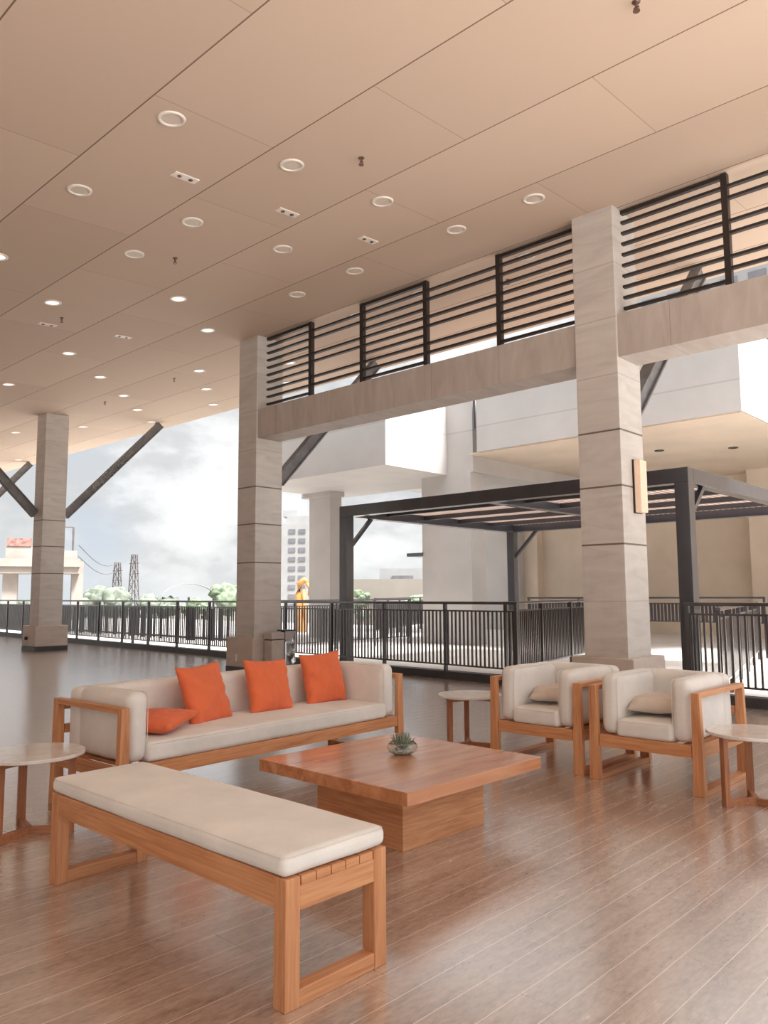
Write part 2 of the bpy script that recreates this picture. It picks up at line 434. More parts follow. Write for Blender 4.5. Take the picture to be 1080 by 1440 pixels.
struct(g.obj('ceiling', M_ceil), 'beige panelled ceiling with thin dark seams')

struct(G().box(-30, -2, -8.2, -8.0, 0, 5.18).obj('wall_light_block', M_paint_in), 'plain beige wall added out of view behind the viewpoint to block light')  # added out of view, stops daylight coming in from behind
# outer terrace, lower ground
g = G(); g.box(-24, 14, 10.9, 30, -.5, -.02); g.box(-46, -24, 11.0, 26, -.5, -.02); g.box(-24, 14, 9.8, 10.9, -.5, -.02)
g.box(3.3, 40, -30, 9.8, -.5, -.02); g.box(-46, 3.3, -30, -8.2, -.5, -.02)  # unseen pale slabs added right and behind, bounce sun onto the ceiling
struct(g.obj('ground', M_deck2), 'sunlit pale concrete terrace beyond the railing, with added unseen bounce slabs')
struct(G().box(-400, 300, -100, 400, -7, -6.5).obj('ground', M_city), 'haze-tinted city ground far beyond the terrace')

# kerb under the railings
ANG = math.atan(-.0436)
def railY(x): return 10.25-.0436*(x+6.9)
def kerb(xa, xb, name='trim_1'):
    g = G(); g.bar((xa, railY(xa)+.09, .05), (xb, railY(xb)+.09, .05), .18, .14, bev=.006)
    struct(g.obj(name, M_kerb), 'dark stone kerb under the railing')
kerb(-42, -6.85); kerb(-4.2, 12, 'trim_2')

# ------------------------------------------------------------------ pillars
def pillar(x0, x1, label, knob=None):
    y0, y1 = 8.7, 9.31
    t = thing('pillar', label, 'pillar', ((x0+x1)/2, y0, 0)); w = (x1-x0)/2
    G().box(-w, w, 0, y1-y0, .6, 6.19, .006).obj('shaft', M_stone, t)
    G().box(-w-.12, w+.12, -.12, y1-y0+.12, .12, .64, .012).obj('plinth', M_stone2, t)
    G().box(-w-.125, w+.125, -.125, y1-y0+.125, 0, .12, .004).obj('skirting', M_kerb, t)
    if knob == 'knob':
        k = G().lathe([(0, 0), (.045, 0), (.045, .05), (.03, .06), (0, .06)], 16).obj('hose_tap', M_darkpl, t)
        k.rotation_euler = (PI/2, 0, 0); k.location = (-.1, -.12, .32)
    if knob == 'socket':
        G().box(-.10, -.06, -.128, -.118, .22, .34, .002).obj('socket_plate', M_white, t)
    return t
p_right = pillar(-4.81, -4.25, 'stone-clad square pillar on the right behind the armchairs, carrying a wall lamp')
p_mid = pillar(-11.86, -11.32, 'stone-clad square pillar behind the sofa beside the bins', 'socket')
p_left = pillar(-20.78, -20.24, 'stone-clad square pillar at the far left between two diagonal struts', 'knob')

# wall lamp on the right pillar
t = thing('wall_lamp', 'slim beige box wall lamp on the side of the right pillar', 'wall lamp', (-4.25, 9.04, 2.36))
G().box(0, .02, -.06, .14, 0, .66, .003).obj('back_plate', M_black, t)
G().box(.02, .10, -.05, .13, .01, .65, .006).obj('diffuser', M_wall_lamp, t)

# beams
def beam(xa, xb, label):
    tag(G().box(xa, xb, 8.73, 9.25, 4.25, 4.79, .004).obj('beam', M_beam), label, 'beam')
beam(-11.32, -4.81, 'stone-clad beam spanning between the middle and the right pillar')
beam(-4.25, 3.0, 'stone-clad beam running from the right pillar out of frame')

# louvre screens over the beams
YL = 8.95
def louvre(xs, dense_first, label):
    t = thing('louvre_screen', label, 'louvre screen', (xs[0], YL, 4.79))
    for i, (a, b) in enumerate(zip(xs, xs[1:])):
        dense = (i % 2 == 0) == dense_first
        rows = range(10) if dense else (1, 2, 4, 5, 7, 8)
        for r in rows:
            z = 6.165-.139*r
            hh = .034 if (r == 0) else .016
            G().box(a-xs[0], b-xs[0], -.03, .03, z-hh-4.79, z+hh-4.79-(.02 if r == 0 else 0)).obj('slat', M_black, t)
    for x in xs[1:-1]:
        G().box(x-xs[0]-.035, x-xs[0]+.035, -.04, .04, 0, zc(YL)-4.79-.012).obj('post', M_black, t)
    return t
louvre([-11.32, -10.1, -8.83, -7.46, -6.11, -4.81], True, 'black steel louvre screen above the beam left of the right pillar')
louvre([-4.25, -2.98, -1.62, -.3, 1.0, 2.4], True, 'black steel louvre screen above the beam right of the right pillar')

# diagonal struts (I-beams)
def strut(p, q, label):
    p, q = Vector(p), Vector(q); d = (q-p).normalized(); s_ = d.cross(Vector((0, 0, 1))).normalized(); n = s_.cross(d)
    g = G()
    # channel-sided section: one closed H outline swept from p to q
    prof = [(-.09, -.105), (.09, -.105), (.09, -.08), (.05, -.08), (.05, .08), (.09, .08), (.09, .105), (-.09, .105), (-.09, .08), (-.05, .08), (-.05, -.08), (-.09, -.08)]
    A = [g.b.verts.new(p+s_*a+n*b) for a, b in prof]; B = [g.b.verts.new(q+s_*a+n*b) for a, b in prof]
    for k in range(12): g.b.faces.new((A[k], A[(k+1) % 12], B[(k+1) % 12], B[k]))
    g.b.faces.new(A); g.b.faces.new(B[::-1])
    c_ = g.obj('strut', M_brace); return tag(c_, label, 'strut')
strut((-4.45, 9.36, 3.62), (-4.38, 11.82, 6.30), 'dark diagonal steel strut rising behind the right pillar')
strut((-11.5, 9.36, 3.52), (-11.3, 11.85, 6.30), 'dark diagonal steel strut rising right from the middle pillar')
strut((-20.4, 9.36, 3.52), (-20.0, 11.9, 6.32), 'grey diagonal steel strut rising right from the far left pillar')
strut((-20.6, 8.66, 3.52), (-20.6, 6.9, 5.3), 'grey diagonal steel strut rising left out of frame from the far left pillar')
strut((-29.4, 9.4, 3.2), (-29.4, 12.1, 6.32), 'grey diagonal steel strut half hidden behind the far left pillar')

# ------------------------------------------------------------------ ceiling fittings
tilt = math.atan(.06)
def downlight0(lens=None):
    t = thing('downlight', 'x', 'downlight', (0, 0, 0))
    G().lathe([(.098, -.001), (.098, -.014), (.128, -.014), (.132, -.004), (.132, 0)], 40).obj('trim_ring', M_white, t, True)
    G().lathe([(0, -.006), (.06, -.007), (.098, -.0035)], 40).obj('lens', lens or M_lens, t, True)
    return t
LROW = {
 'nearest': [(-6.22, 3.74), (-8.11, 3.75), (-10.55, 3.8)],
 'second': [(-6.13, 5.14), (-8.0, 5.13), (-9.34, 5.10), (-11.86, 5.12)],
 'third': [(-6.07, 6.49), (-7.93, 6.5), (-10.5, 6.51), (-14.47, 6.6), (-17.62, 6.7)],
 'fourth': [(-4.81, 7.81), (-5.98, 7.8), (-7.87, 7.81), (-9.17, 7.82), (-11.61, 7.81), (-15.87, 7.95)],
 'fifth': [(-5.88, 9.3), (-7.9, 9.3), (-9.3, 9.3), (-14.16, 9.33), (-17.26, 9.26), (-23.49, 9.2)],
 'sixth': [(-9.5, 10.4), (-12.5, 10.45), (-15.54, 10.45), (-18.61, 10.38), (-21.64, 10.37)],
 'outermost': [(-13.92, 11.6), (-16.96, 11.62), (-19.94, 11.58), (-28.97, 11.5)]}
L0 = downlight0(); L1 = downlight0(M_lens_on); first = {L0: True, L1: True}
RD = {'nearest': 'in the row nearest the camera', 'second': 'in the second row from the camera', 'third': 'in the third row from the camera', 'fourth': 'in the row just inside the pillars',
      'fifth': 'in the row just outside the beam', 'sixth': 'in the last row before the eave row', 'outermost': 'in the row along the outer eave'}
for k, pts in LROW.items():
    for i, (x, y) in enumerate(pts):
        lab = 'round ceiling downlight, %s from the right, %s' % (ORD[i], RD[k])
        P_ = L1 if x < -10 else L0   # the far ones are switched on
        o = P_ if first[P_] else dup(P_); first[P_] = False
        o.location = (x, y, zc(y)); o.rotation_euler = (tilt, 0, 0); o['label'] = lab; o['group'] = 'recessed downlights in the ceiling'
# twin-spot plates
def plate0():
    t = thing('emergency_light', 'x', 'ceiling light')
    G().box(-.055, .055, -.15, .15, -.012, 0, .003).obj('plate', M_white, t)
    for s in (-.07, .07): G().lathe([(0, -.02), (.022, -.02), (.026, -.011)], 16, (0, s, 0)).obj('spot', M_chrome_b, t, True)
    return t
P0 = plate0(); first = True
for (x, y), w in zip([(-7.10, 4.45), (-7.03, 5.83), (-6.96, 7.16), (-12.98, 5.53), (-12.86, 6.85)],
        ['nearest the camera, between two downlights', 'middle one of the three nearer plates', 'closest to the louvre screen', 'farthest left, beside a sprinkler', 'in the distance, left of the middle pillar']):
    o = P0 if first else dup(P0); first = False
    o.location = (x, y, zc(y)); o.rotation_euler = (tilt, 0, 0); o['label'] = 'small white twin-spot ceiling plate ' + w; o['group'] = 'twin-spot plates in the ceiling'
def spr0():
    t = thing('sprinkler', 'x', 'sprinkler')
    G().lathe([(0, -.008), (.03, -.008), (.034, 0)], 16).obj('rose', M_chrome_b, t, True)
    g = G().lathe([(.012, -.008), (.012, -.05), (0, -.05)], 10); g.bar((-.02, 0, -.045), (-.02, 0, -.075), .006, .006); g.bar((.02, 0, -.045), (.02, 0, -.075), .006, .006)
    g.lathe([(0, -.08), (.028, -.08), (.028, -.075), (0, -.075)], 12); g.bar((-.02, 0, -.047), (.02, 0, -.047), .008, .008)
    g.obj('sprinkler_head', M_chrome_b, t); return t
S0 = spr0(); first = True
for (x, y), w in zip([(-5.53, 5.59), (-9.12, 5.59), (-12.5, 5.56), (-15.08, 9.29), (-18.17, 9.25), (-2.42, 5.5), (-6.6, 9.9)],
        ['near the centre of the picture top', 'left of the round downlights in mid ceiling', 'at the left, over a twin-spot plate', 'beyond the beam line, left of the middle pillar', 'farthest away, above the far left pillar', 'cut by the top edge of the picture', 'seen through the louvre screen']):
    o = S0 if first else dup(S0); first = False
    o.location = (x, y, zc(y)); o['label'] = 'small brass ceiling sprinkler ' + w; o['group'] = 'ceiling sprinklers'

# ------------------------------------------------------------------ railings
def railing(p, q, label, post_sp=1.5, bal_sp=.085, h=1.27, zb=0.1, low=True, mat=None, nmax=100, bot=.14, bw=.026, posts=True, mid=True):
    """railing from p to q (xy); z measured from the floor; base at zb"""
    mat = mat or M_rail
    p, q = Vector((p[0], p[1], 0)), Vector((q[0], q[1], 0)); d = q-p; L = d.length; ang = math.atan2(d.y, d.x)
    t = thing('railing', label, 'railing', (p.x, p.y, zb), ang)
    z = lambda v: v-zb
    G().box(-.03, L+.03, -.035, .035, z(h-.045), z(h), .006).obj('handrail', mat, t)
    if mid: G().box(0, L, -.012, .012, z(h-.165), z(h-.14)).obj('upper_rail', mat, t)
    G().box(0, L, -.012, .012, z(zb+bot-.025), z(zb+bot)).obj('lower_rail', mat, t)
    n = max(1, round(L/post_sp))
    if posts:
        for i in range(n+1): G().box(L*i/n-.022, L*i/n+.022, -.03, .03, 0, z(h-.045)).obj('post', mat, t)
    nb = int(L/bal_sp)
    xs = [L*(i+.5)/nb for i in range(nb)]
    # nearest to the viewpoint first
    xs.sort(key=lambda s: (p+d*(s/L)).length)
    b0 = None
    for x in xs[:nmax]:
        if b0 is None:
            b0 = G().box(-bw/2, bw/2, -.011, .011, z(zb+bot), z(h-.165)).obj('baluster', mat, t); b0.location = (x, 0, 0)
        else:
            c_ = b0.copy(); C.objects.link(c_); c_.location = (x, 0, 0)
    if xs[nmax:]:
        g = G()
        for x in xs[nmax:]: g.box(x-bw/2, x+bw/2, -.011, .011, z(zb+bot), z(h-.165))
        o = g.obj('balusters', mat, t); o['kind'] = 'stuff'
    return t
railing((-42, railY(-42)+.09), (-6.87, railY(-6.87)+.09), 'long charcoal steel railing running left from behind the armchairs to the far end', 1.47)
railing((-4.15, railY(-4.15)+.09), (3.2, railY(3.2)+.09), 'charcoal steel railing at the right edge beside the armchairs', 1.47)
railing((-7.25, 10.6), (-8.2, 15.3), 'charcoal side railing running outward under the pergola, left of the right pillar', 1.5, zb=0, h=1.27, bot=.2)
railing((-14.8, 11.2), (-14.85, 16.9), 'dark railing standing out beyond the sofa, seen between the balusters', 1.5, zb=0, bot=.22)
railing((-18.2, 19.0), (-21.2, 25.4), 'farthest dark railing on the outer terrace below the tree line', 1.5, zb=0, bot=.22)
railing((-21.2, 25.5), (-19.0, 26.6), 'short dark railing return at the far terrace corner', 1.1, zb=0, bot=.22)
railing((-11.5, 17.9), (-5.6, 17.9), 'dark railing in front of the beige back wall, behind the right pergola post', 1.5, zb=0, h=1.3, bot=.75, bw=.06)
railing((-3.9, 10.6), (-5.6, 17.4), 'charcoal railing running outward behind the right armchair', 1.5, zb=0, h=1.2, bot=.2, bw=.04)

# navy slatted screen standing outside the far railing
t = thing('slatted_screen', 'dark navy slatted screen just outside the far left railing', 'screen', (-33, 12.0, 0))
rs = random.Random(3); x = 0; g = G(); slats = []
while x < 18.2:
    w = rs.choice((.05, .07, .1, .16)); slats.append((x, w)); x += w + rs.choice((.10, .16, .26, .4))
for k, (x, w) in enumerate(slats):
    xx = x-0; yy = -.04*x*.6
    G().box(xx, xx+w, yy-.02, yy+.02, .24+rs.uniform(-.02, .03), 1.06).obj('slat', M_slatnavy, t) if k < 100 else g.box(xx, xx+w, yy-.02, yy+.02, .24, 1.06)
if len(slats) > 100: g.obj('slats', M_slatnavy, t)['kind'] = 'stuff'
else: g.b.free()
G().bar((0, .04, .3), (18.2, .04-.44, .3), .03, .05).obj('screen_rail', M_slatnavy, t)
for xx in (0.1, 6, 12, 18.1): G().box(xx-.03, xx+.03, .03-.024*xx, .09-.024*xx, -.02, 1.06).obj('post', M_slatnavy, t)

# ------------------------------------------------------------------ pergola
t = thing('pergola', 'dark steel pergola with slatted roof standing just outside the railing', 'pergola', (0, 0, -.02))
XL, XR, YF, YR, ZT = -11.14, -4.22, 10.62, 16.6, 3.14
for (x, y) in ((XL, YF), (XR-.2, YF), (XL, YR-.2), (XR-.2, YR-.2)):
    G().box(x, x+.2, y, y+.2, 0, ZT-.21, .006).obj('post', M_steel, t)
for y in (YF, YR-.2): G().box(XL, XR, y, y+.2, ZT-.21, ZT, .006).obj('beam', M_steel, t)
for x in (XL, XR-.2): G().box(x, x+.2, YF+.2, YR-.2, ZT-.21, ZT, .006).obj('beam', M_steel, t)
G().box(-7.75, -7.6, YF+.2, YR-.2, ZT-.2, ZT-.04, .004).obj('beam', M_steel, t)
for i in range(1, 5):
    y = YF+(YR-YF)*i/5; G().box(XL+.2, XR-.2, y-.04, y+.04, ZT-.13, ZT-.04).obj('purlin', M_steel, t)
x = XL+.26; k = 0
s0 = None
while x < XR-.25:
    if s0 is None:
        s0 = G().box(-.03, .03, YF+.2, YR-.2, ZT-.04, ZT+.03).obj('roof_slat', M_pslat, t); s0.location = (x, 0, 0)
    else: c_ = s0.copy(); C.objects.link(c_); c_.location = (x, 0, 0)
    x += .115
def pbr(p, q): G().bar(p, q, .07, .07).obj('knee_brace', M_steel, t)
pbr((XL+.15, YR-.1, ZT-.85), (XL+.8, YR-.1, ZT-.2)); pbr((XL+.1, YF+.15, ZT-.85), (XL+.1, YF+.8, ZT-.2)); pbr((XR-.1, YF+.15, ZT-.75), (XR-.1, YF+.75, ZT-.2))
pbr((XR-.1, YR-.15, ZT-.85), (XR-.1, YR-.8, ZT-.2))

# ------------------------------------------------------------------ neighbouring wing of the building
t = thing('building_wing', 'white rendered building wing on columns beyond the pergola', 'building', (0, 0, -.02))
G().box(-20.1, -13.93, 14.96, 19.2, 4.82, 6.85).obj('upper_storey', M_paint, t)
G().box(-13.93, -13.0, 17.56, 27.5, 4.82, 7.3).obj('upper_storey', M_paint, t)
G().box(-12.67, -5.66, 17.3, 27.5, 5.30, 7.35).obj('upper_storey', M_paint, t)
G().box(-12.99, -5.70, 17.36, 27.5, 5.27, 5.30).obj('soffit', M_paint_warm, t)
G().box(-5.70, 8, 20.5, 27.5, 5.27, 5.30).obj('soffit', M_paint_warm, t)
G().box(-5.66, 8, 20.5, 27.5, 5.30, 7.35).obj('upper_storey', M_paint, t)
G().box(-19.89, -18.86, 17.56, 18.08, 0, 4.82).obj('column', M_paint, t)
G().box(-20.2, -18.8, 17.48, 18.16, 4.66, 4.82).obj('column_cap', M_paint, t)
G().box(-14.89, -13.1, 17.56, 18.2, 0, 4.82).obj('column', M_paint, t)
G().box(-19.5, -13.93, 22, 27.5, 5.3, 7.2).obj('upper_storey', M_paint, t)  # roof block added to shade the walls below and close the sky gap
G().box(-8.4, 8, 25.8, 27.5, 0, 5.27).obj('wall', M_paint_warm, t)
G().box(-16.4, -8.4, 26.6, 27.5, 0, 5.27).obj('wall', M_paint_warm, t)
G().box(-19.5, -17.0, 25.8, 27.5, 0, 4.82).obj('wall', M_paint, t)
G().box(-17.0, -16.4, 26.2, 27.5, 0, 4.82).obj('wall', M_paint_warm, t)
G().tube([(-12.86, 17.46, 6.0), (-12.86, 17.46, 7.3)], .035).obj('drain_pipe', M_steel, t)
G().box(-15.45, -14.86, 17.5, 18.1, 2.52, 2.62).obj('canopy', M_steel, t)
for (x, y) in ((-8.9, 20.5), (-7.3, 21.5), (-11.1, 21.0)):
    G().lathe([(0, 5.25), (.12, 5.25), (.13, 5.27)], 20, (x, y, 0)).obj('ceiling_lamp', M_darkpl, t)

# ------------------------------------------------------------------ distant things
t = thing('apartment_tower', 'tall white apartment tower with rows of grey windows between pillar and column', 'building', (-113.6, 97.5, -6.5), math.radians(40))
G().box(-9, 2.2, -1, 8, 0, 21.2).obj('wall', M_apt, t)
G().box(-2.2, 3.4, 0, 8, 0, 22.8).obj('wall', M_apt, t)
G().box(-3.2, -.4, 1, 5, 22.8, 24.0).obj('roof_tank', M_apt, t)
for r in range(9):
    for cx in (-6.6, -3.9, -1.0, .9):
        if cx > 0 and r > 8: continue
        G().box(cx-.65, cx+.65, -1.12, -1.0, 5.4+r*1.75, 6.2+r*1.75).obj('window', M_aptwin, t)
t = thing('office_block', 'white block with dark window bands seen above the beam through the right louvres', 'building', (-18, 58, -6.5), 0)
G().box(-9, 10, 0, 10, 0, 34).obj('wall', M_apt, t)
for r in range(7):
    for cx in range(-8, 9, 2): G().box(cx, cx+1.2, -.1, 0, 22+r*1.6, 22.9+r*1.6).obj('window', M_aptwin, t)
# flyover on the far left
t = thing('flyover', 'pinkish concrete elevated station structure on piers at the far left', 'bridge', (-82.5, 36, -6.5), math.radians(66))
G().box(-22, 3.3, -2, 2, 10.2, 11.1).obj('deck', M_conc, t)
G().box(-22, 3.3, -2.3, -2, 10.9, 11.7).obj('parapet', M_conc, t)
G().box(-4.0, -2.6, -1, 1, 0, 10.2).obj('pier', M_conc, t)
G().box(2.6, 3.7, -1, 1, 0, 11.5).obj('pier', M_conc, t)
G().box(-3.8, .4, -1.5, 2, 11.1, 13.0).obj('stair_block', M_conc, t)
G().box(1.3, 3.0, -1.5, 2, 11.1, 12.6).obj('stair_block', M_conc, t)
G().box(-3.7, -1.4, -1.6, -1.4, 13.0, 13.8).obj('sign_panel', M_red, t)
t = thing('lamp_post', 'thin dark lamp post rising above the flyover by the far left pillar', 'lamp post', (-90.4, 42.6, -6.5))
G().tube([(0, 0, 0), (0, 0, 16)], .12).obj('pole', M_pyl, t)
G().bar((0, 0, 16), (-.5, -1.0, 16), .12, .12).obj('arm', M_pyl, t)
G().frust((-.9, -.3, -1.9, -.9, 15.3), (-.7, -.3, -1.5, -1.0, 16.6)).obj('lamp_head', M_pyl, t)
def pylon(loc, h, label, sc=1.0):
    g = G(); w0, w1 = .9*sc, .35*sc; nseg = 9
    for i in range(nseg):
        za, zb_ = h*i/nseg, h*(i+1)/nseg; wa = w0+(w1-w0)*i/nseg; wb = w0+(w1-w0)*(i+1)/nseg
        ca = [(-wa, -wa, za), (wa, -wa, za), (wa, wa, za), (-wa, wa, za)]; cb_ = [(-wb, -wb, zb_), (wb, -wb, zb_), (wb, wb, zb_), (-wb, wb, zb_)]
        for k in range(4):
            g.bar(ca[k], cb_[k], .14, .14); g.bar(ca[k], cb_[(k+1) % 4], .08, .08); g.bar(cb_[k], cb_[(k+1) % 4], .08, .08)
    for zz in (.78, .9): g.bar((-1.6*sc, 0, h*zz), (1.6*sc, 0, h*zz), .12, .12)
    o = g.obj('power_pylon', M_pyl, None, loc=loc); tag(o, label, 'pylon')
pylon((-123.4, 66.0, -6.5), 13.4, 'shorter lattice power pylon, left of the pair on the horizon')
pylon((-122.2, 68.4, -6.5), 14.8, 'taller lattice power pylon, right of the pair on the horizon')
g = G()
for k, z in enumerate((5.6, 4.6)):
    pts = [(-81.4+(-123.4+81.4)*i/14, 39+(66-39)*i/14, z+1.2+(z-5.6)*.2-1.2*math.sin(PI*i/14)) for i in range(15)]
    g.tube(pts, .05, 5)
tag(g.obj('power_line', M_pyl), 'thin sagging power lines between the flyover and the pylons', 'cable')
def tree(loc, r, h, label, mat, seed):
    t = thing('tree', label, 'tree', loc)
    G().tube([(0, 0, 0), (.1, 0, h*.6)], .25, 6).obj('trunk', M_conc, t)
    b = bmesh.new(); rr = random.Random(seed); g = G()
    for k in range(9):
        cx, cy, cz = rr.uniform(-.6, .6)*r, rr.uniform(-.6, .6)*r, h*.62+rr.uniform(-.25, .3)*h*.5; q = r*rr.uniform(.35, .6)
        v = bmesh.ops.create_icosphere(g.b, subdivisions=3, radius=q)['verts']
        for x in v:
            nn = noise.noise(x.co*2.2/q+Vector((k, seed, 0)))*q*.45; x.co += x.co.normalized()*nn; x.co = Vector((x.co.x+cx, x.co.y+cy, x.co.z*.8+cz))
    b.free(); g.obj('crown', mat, t, True)
for i, (loc, r, h, lab, m) in enumerate([((-107.0, 54.0, -6.5), 3.6, 10.3, 'rounded grey-green tree left of the pylons', M_tree2),
     ((-97.0, 70.5, -6.5), 2.9, 11.4, 'pale green tree just left of the middle pillar', M_tree), ((-99.5, 66.0, -6.5), 2.0, 9.4, 'lower pale green tree left of the middle pillar', M_tree),
     ((-103, 61.5, -6.5), 2.8, 9.2, 'low hazy tree between the pylons and the middle pillar', M_tree2), ((-82.0, 80.4, -6.5), 2.4, 11.6, 'pale green tree left of the low white building', M_tree),
     ((-71.5, 72.3, -6.5), 1.2, 10.4, 'small palm-green tree in front of the low white building', M_tree), ((-61.8, 72.1, -6.5), 1.9, 9.9, 'pale green tree right of the low white building', M_tree),
     ((-93.5, 38.6, -6.5), 1.4, 9.6, 'small dark tree under the flyover deck', M_tree2)]):
    tree(loc, r, h, lab, m, i)
t = thing('low_building', 'low white building with a recessed front beyond the far railing', 'building', (-75.2, 82.6, -6.5), math.radians(42))
G().box(-2.2, 5.2, 0, 6, 0, 11.5).obj('wall', M_apt, t)
G().box(-.4, 2.6, -.15, 0, 9.0, 10.5).obj('window', M_aptwin, t)
o = G().box(-9, 9, 0, .8, 0, 9.9).obj('boundary_wall', M_city, None, loc=(-72.5, 76, -6.5)); o.rotation_euler = (0, 0, math.radians(42)); tag(o, 'long weathered grey wall below the low white building', 'wall')
t = thing('canopy_roof', 'pale arched canopy roof on struts left of the middle pillar', 'canopy', (-101, 65.5, -6.5), math.radians(60))
g = G()
for i in range(12):
    a0, a1 = PI*i/12, PI*(i+1)/12
    g.bar((-4*math.cos(a0), 0, 7.2+2.4*math.sin(a0)), (-4*math.cos(a1), 0, 7.2+2.4*math.sin(a1)), 3, .12)
g.obj('roof', M_apt, t)
for x in (-3.6, 0, 3.6): G().bar((x, 0, 0), (x, 0, 7.6), .3, .3).obj('post', M_pyl, t)
# yellow machine boom beyond the railing
t = thing('excavator_arm', 'bent golden orange excavator arm rising behind the railing by the column', 'excavator', (-22.6, 19.7, -6.5))
G().tube([(0, 0, 0), (-.06, -.05, 6.2), (-.16, -.14, 7.9), (-.13, -.11, 8.3), (.0, .02, 8.45), (.12, .12, 8.35)], [.2, .16, .13, .14, .12, .06], 10).obj('boom', M_gold, t, True)
G().tube([(.06, .06, 8.38), (.16, .16, 8.1), (.13, .13, 7.9), (.2, .2, 7.7)], [.08, .06, .05, .02], 8).obj('bucket_arm', M_gold, t, True)
G().tube([(.06, .05, 6.0), (.03, .02, 7.2), (-.02, 0, 8.1)], [.07, .08, .07], 8).obj('hydraulic_ram', M_gold, t, True)

# ------------------------------------------------------------------ bins by the middle pillar
t = thing('litter_bin', 'grey panelled box bin against the middle pillar', 'bin', (-11.05, 8.94, 0))
G().box(-.11, .11, -.14, .14, 0, .60, .01).obj('body', M_binstone, t)
G().box(-.115, .115, -.145, .145, .615, .73, .012).obj('lid', M_binstone, t)
G().box(-.10, .10, -.13, .13, .60, .615).obj('gap', M_darkpl, t)
t = thing('litter_bin', 'polished chrome waste bin with tilted top beside the middle pillar', 'bin', (-11.06, 9.23, 0))
G().cushion(-.12, .12, -.125, .125, .05, .58, .03, (.006, .006, 0), 12, 3, .016).obj('body', M_chrome, t, True)
G().box(-.125, .125, -.135, .135, 0, .06, .01).obj('base', M_darkpl, t)
G().frust((-.07, .07, -.08, .08, .58), (-.12, .12, -.125, .125, .75), .008).obj('hopper', M_brushed, t)
G().box(-.12, .12, -.125, .125, .75, .77, .004).obj('lid', M_darkpl, t)
G().bar((.06, -.12, .73), (.06, -.17, .70), .05, .06).obj('flap_handle', M_darkpl, t)

# ------------------------------------------------------------------ seating
WX, WY, WZ = M_wood
def rrect(x0, x1, y0, y1, z, r, n=6):
    pts = []
    for cx, cy, a0 in ((x1-r, y1-r, 0), (x0+r, y1-r, PI/2), (x0+r, y0+r, PI), (x1-r, y0+r, 1.5*PI)):
        for k in range(n+1): pts.append((cx+r*math.cos(a0+PI/2*k/n), cy+r*math.sin(a0+PI/2*k/n), z))
    return pts
def seat_unit(name, label, cat, L, D, loc, rz, mid_legs=0, seed=0, group=None):
    """local +x is the front, y runs along the seat; origin on the floor at the centre"""
    t = thing(name, label, cat, loc, rz, group)
    hx, hy = D/2, L/2; TK = .045
    for s in (-1, 1):
        # a side frame of wide flat boards: two tapering legs, arm board, floor runner
        yc = s*(hy-.0425)
        for sx in (-1, 1):
            xa, xb = (hx-TK, hx) if sx > 0 else (-hx, -hx+TK)
            G().frust((xa, xb, yc-.0425, yc+.0425, 0), (xa, xb, yc-.028, yc+.028, .70), .003).obj('leg', WZ, t)
        G().box(-hx+TK, hx-TK, yc-.028, yc+.028, .665, .70, .003).obj('armrest', WX, t)
        G().box(-hx+TK, hx-TK, yc-.040, yc+.040, 0, .038, .003).obj('floor_runner', WX, t)
        G().box(-hx+TK, hx-TK, yc-.02, yc+.015, .25, .335, .003).obj('side_rail', WX, t)
    yi = hy-.085
    G().box(hx-TK-.001, hx-.006, -yi, yi, .252, .338, .003).obj('front_rail', WY, t)
    G().box(-hx+.006, -hx+TK, -yi, yi, .252, .338, .003).obj('back_rail', WY, t)
    G().box(-hx+.010, -hx+TK-.005, -yi, yi, .46, .52, .003).obj('back_rail', WY, t)
    G().box(-hx+.010, -hx+TK-.005, -yi, yi, .62, .68, .003).obj('back_rail', WY, t)
    ns = max(4, int(L/.16))
    for k in range(0, ns):
        y = -yi+.05+(2*yi-.1)*k/(ns-1); G().box(-hx+TK, hx-TK, y-.03, y+.03, .318, .336).obj('seat_slat', WX, t)
    for k in range(mid_legs):
        y = -yi+2*yi*(k+1)/(mid_legs+1)
        for xa in (-hx+.002, ): G().box(xa, xa+TK, y-.03, y+.03, 0, .252, .003).obj('leg', WZ, t)
    ay = .14  # arm cushion thickness
    by = .155  # back cushion thickness
    yo = hy-.092
    bc = G().cushion(-hx+.05, -hx+.05+by, -yo, yo, .345, .775, .05, (.012, 0, .004), 16, seed).obj('back_cushion', M_cream, t, True)
    for s in (-1, 1):
        ya, yb = (yo-ay, yo) if s > 0 else (-yo, -yo+ay)
        c_ = G().cushion(-hx+.05+by-.01, hx-.035, ya, yb, .345, .785, .055, (.01, .012, .004), 14, seed+s).obj('arm_cushion', M_cream, t, True)
        pz = [(hx-.035-.012, (ya+yb)/2+s*.0*0, 0)]
        y_ = ya+.012 if s > 0 else yb-.012
        G().tube([(x, y_-(.006*s), z) for x, z in [(p[0], p[1]) for p in [(q[0], q[1]) for q in rrect(-hx+.23, hx-.04, .352, .778, 0, .05)]]], .0022, 6, True).obj('piping', M_cream_pipe, c_)
    sc = G().cushion(-hx+.05+by-.02, hx-.012, -yo+ay-.012, yo-ay+.012, .340, .462, .03, (.006, 0, .014), 18, seed+5, .005).obj('seat_cushion', M_cream, t, True)
    G().tube(rrect(-hx+.20, hx-.014, -yo+ay-.004, yo-ay+.004, .452, .035), .0022, 6, True).obj('piping', M_cream_pipe, sc)
    return t
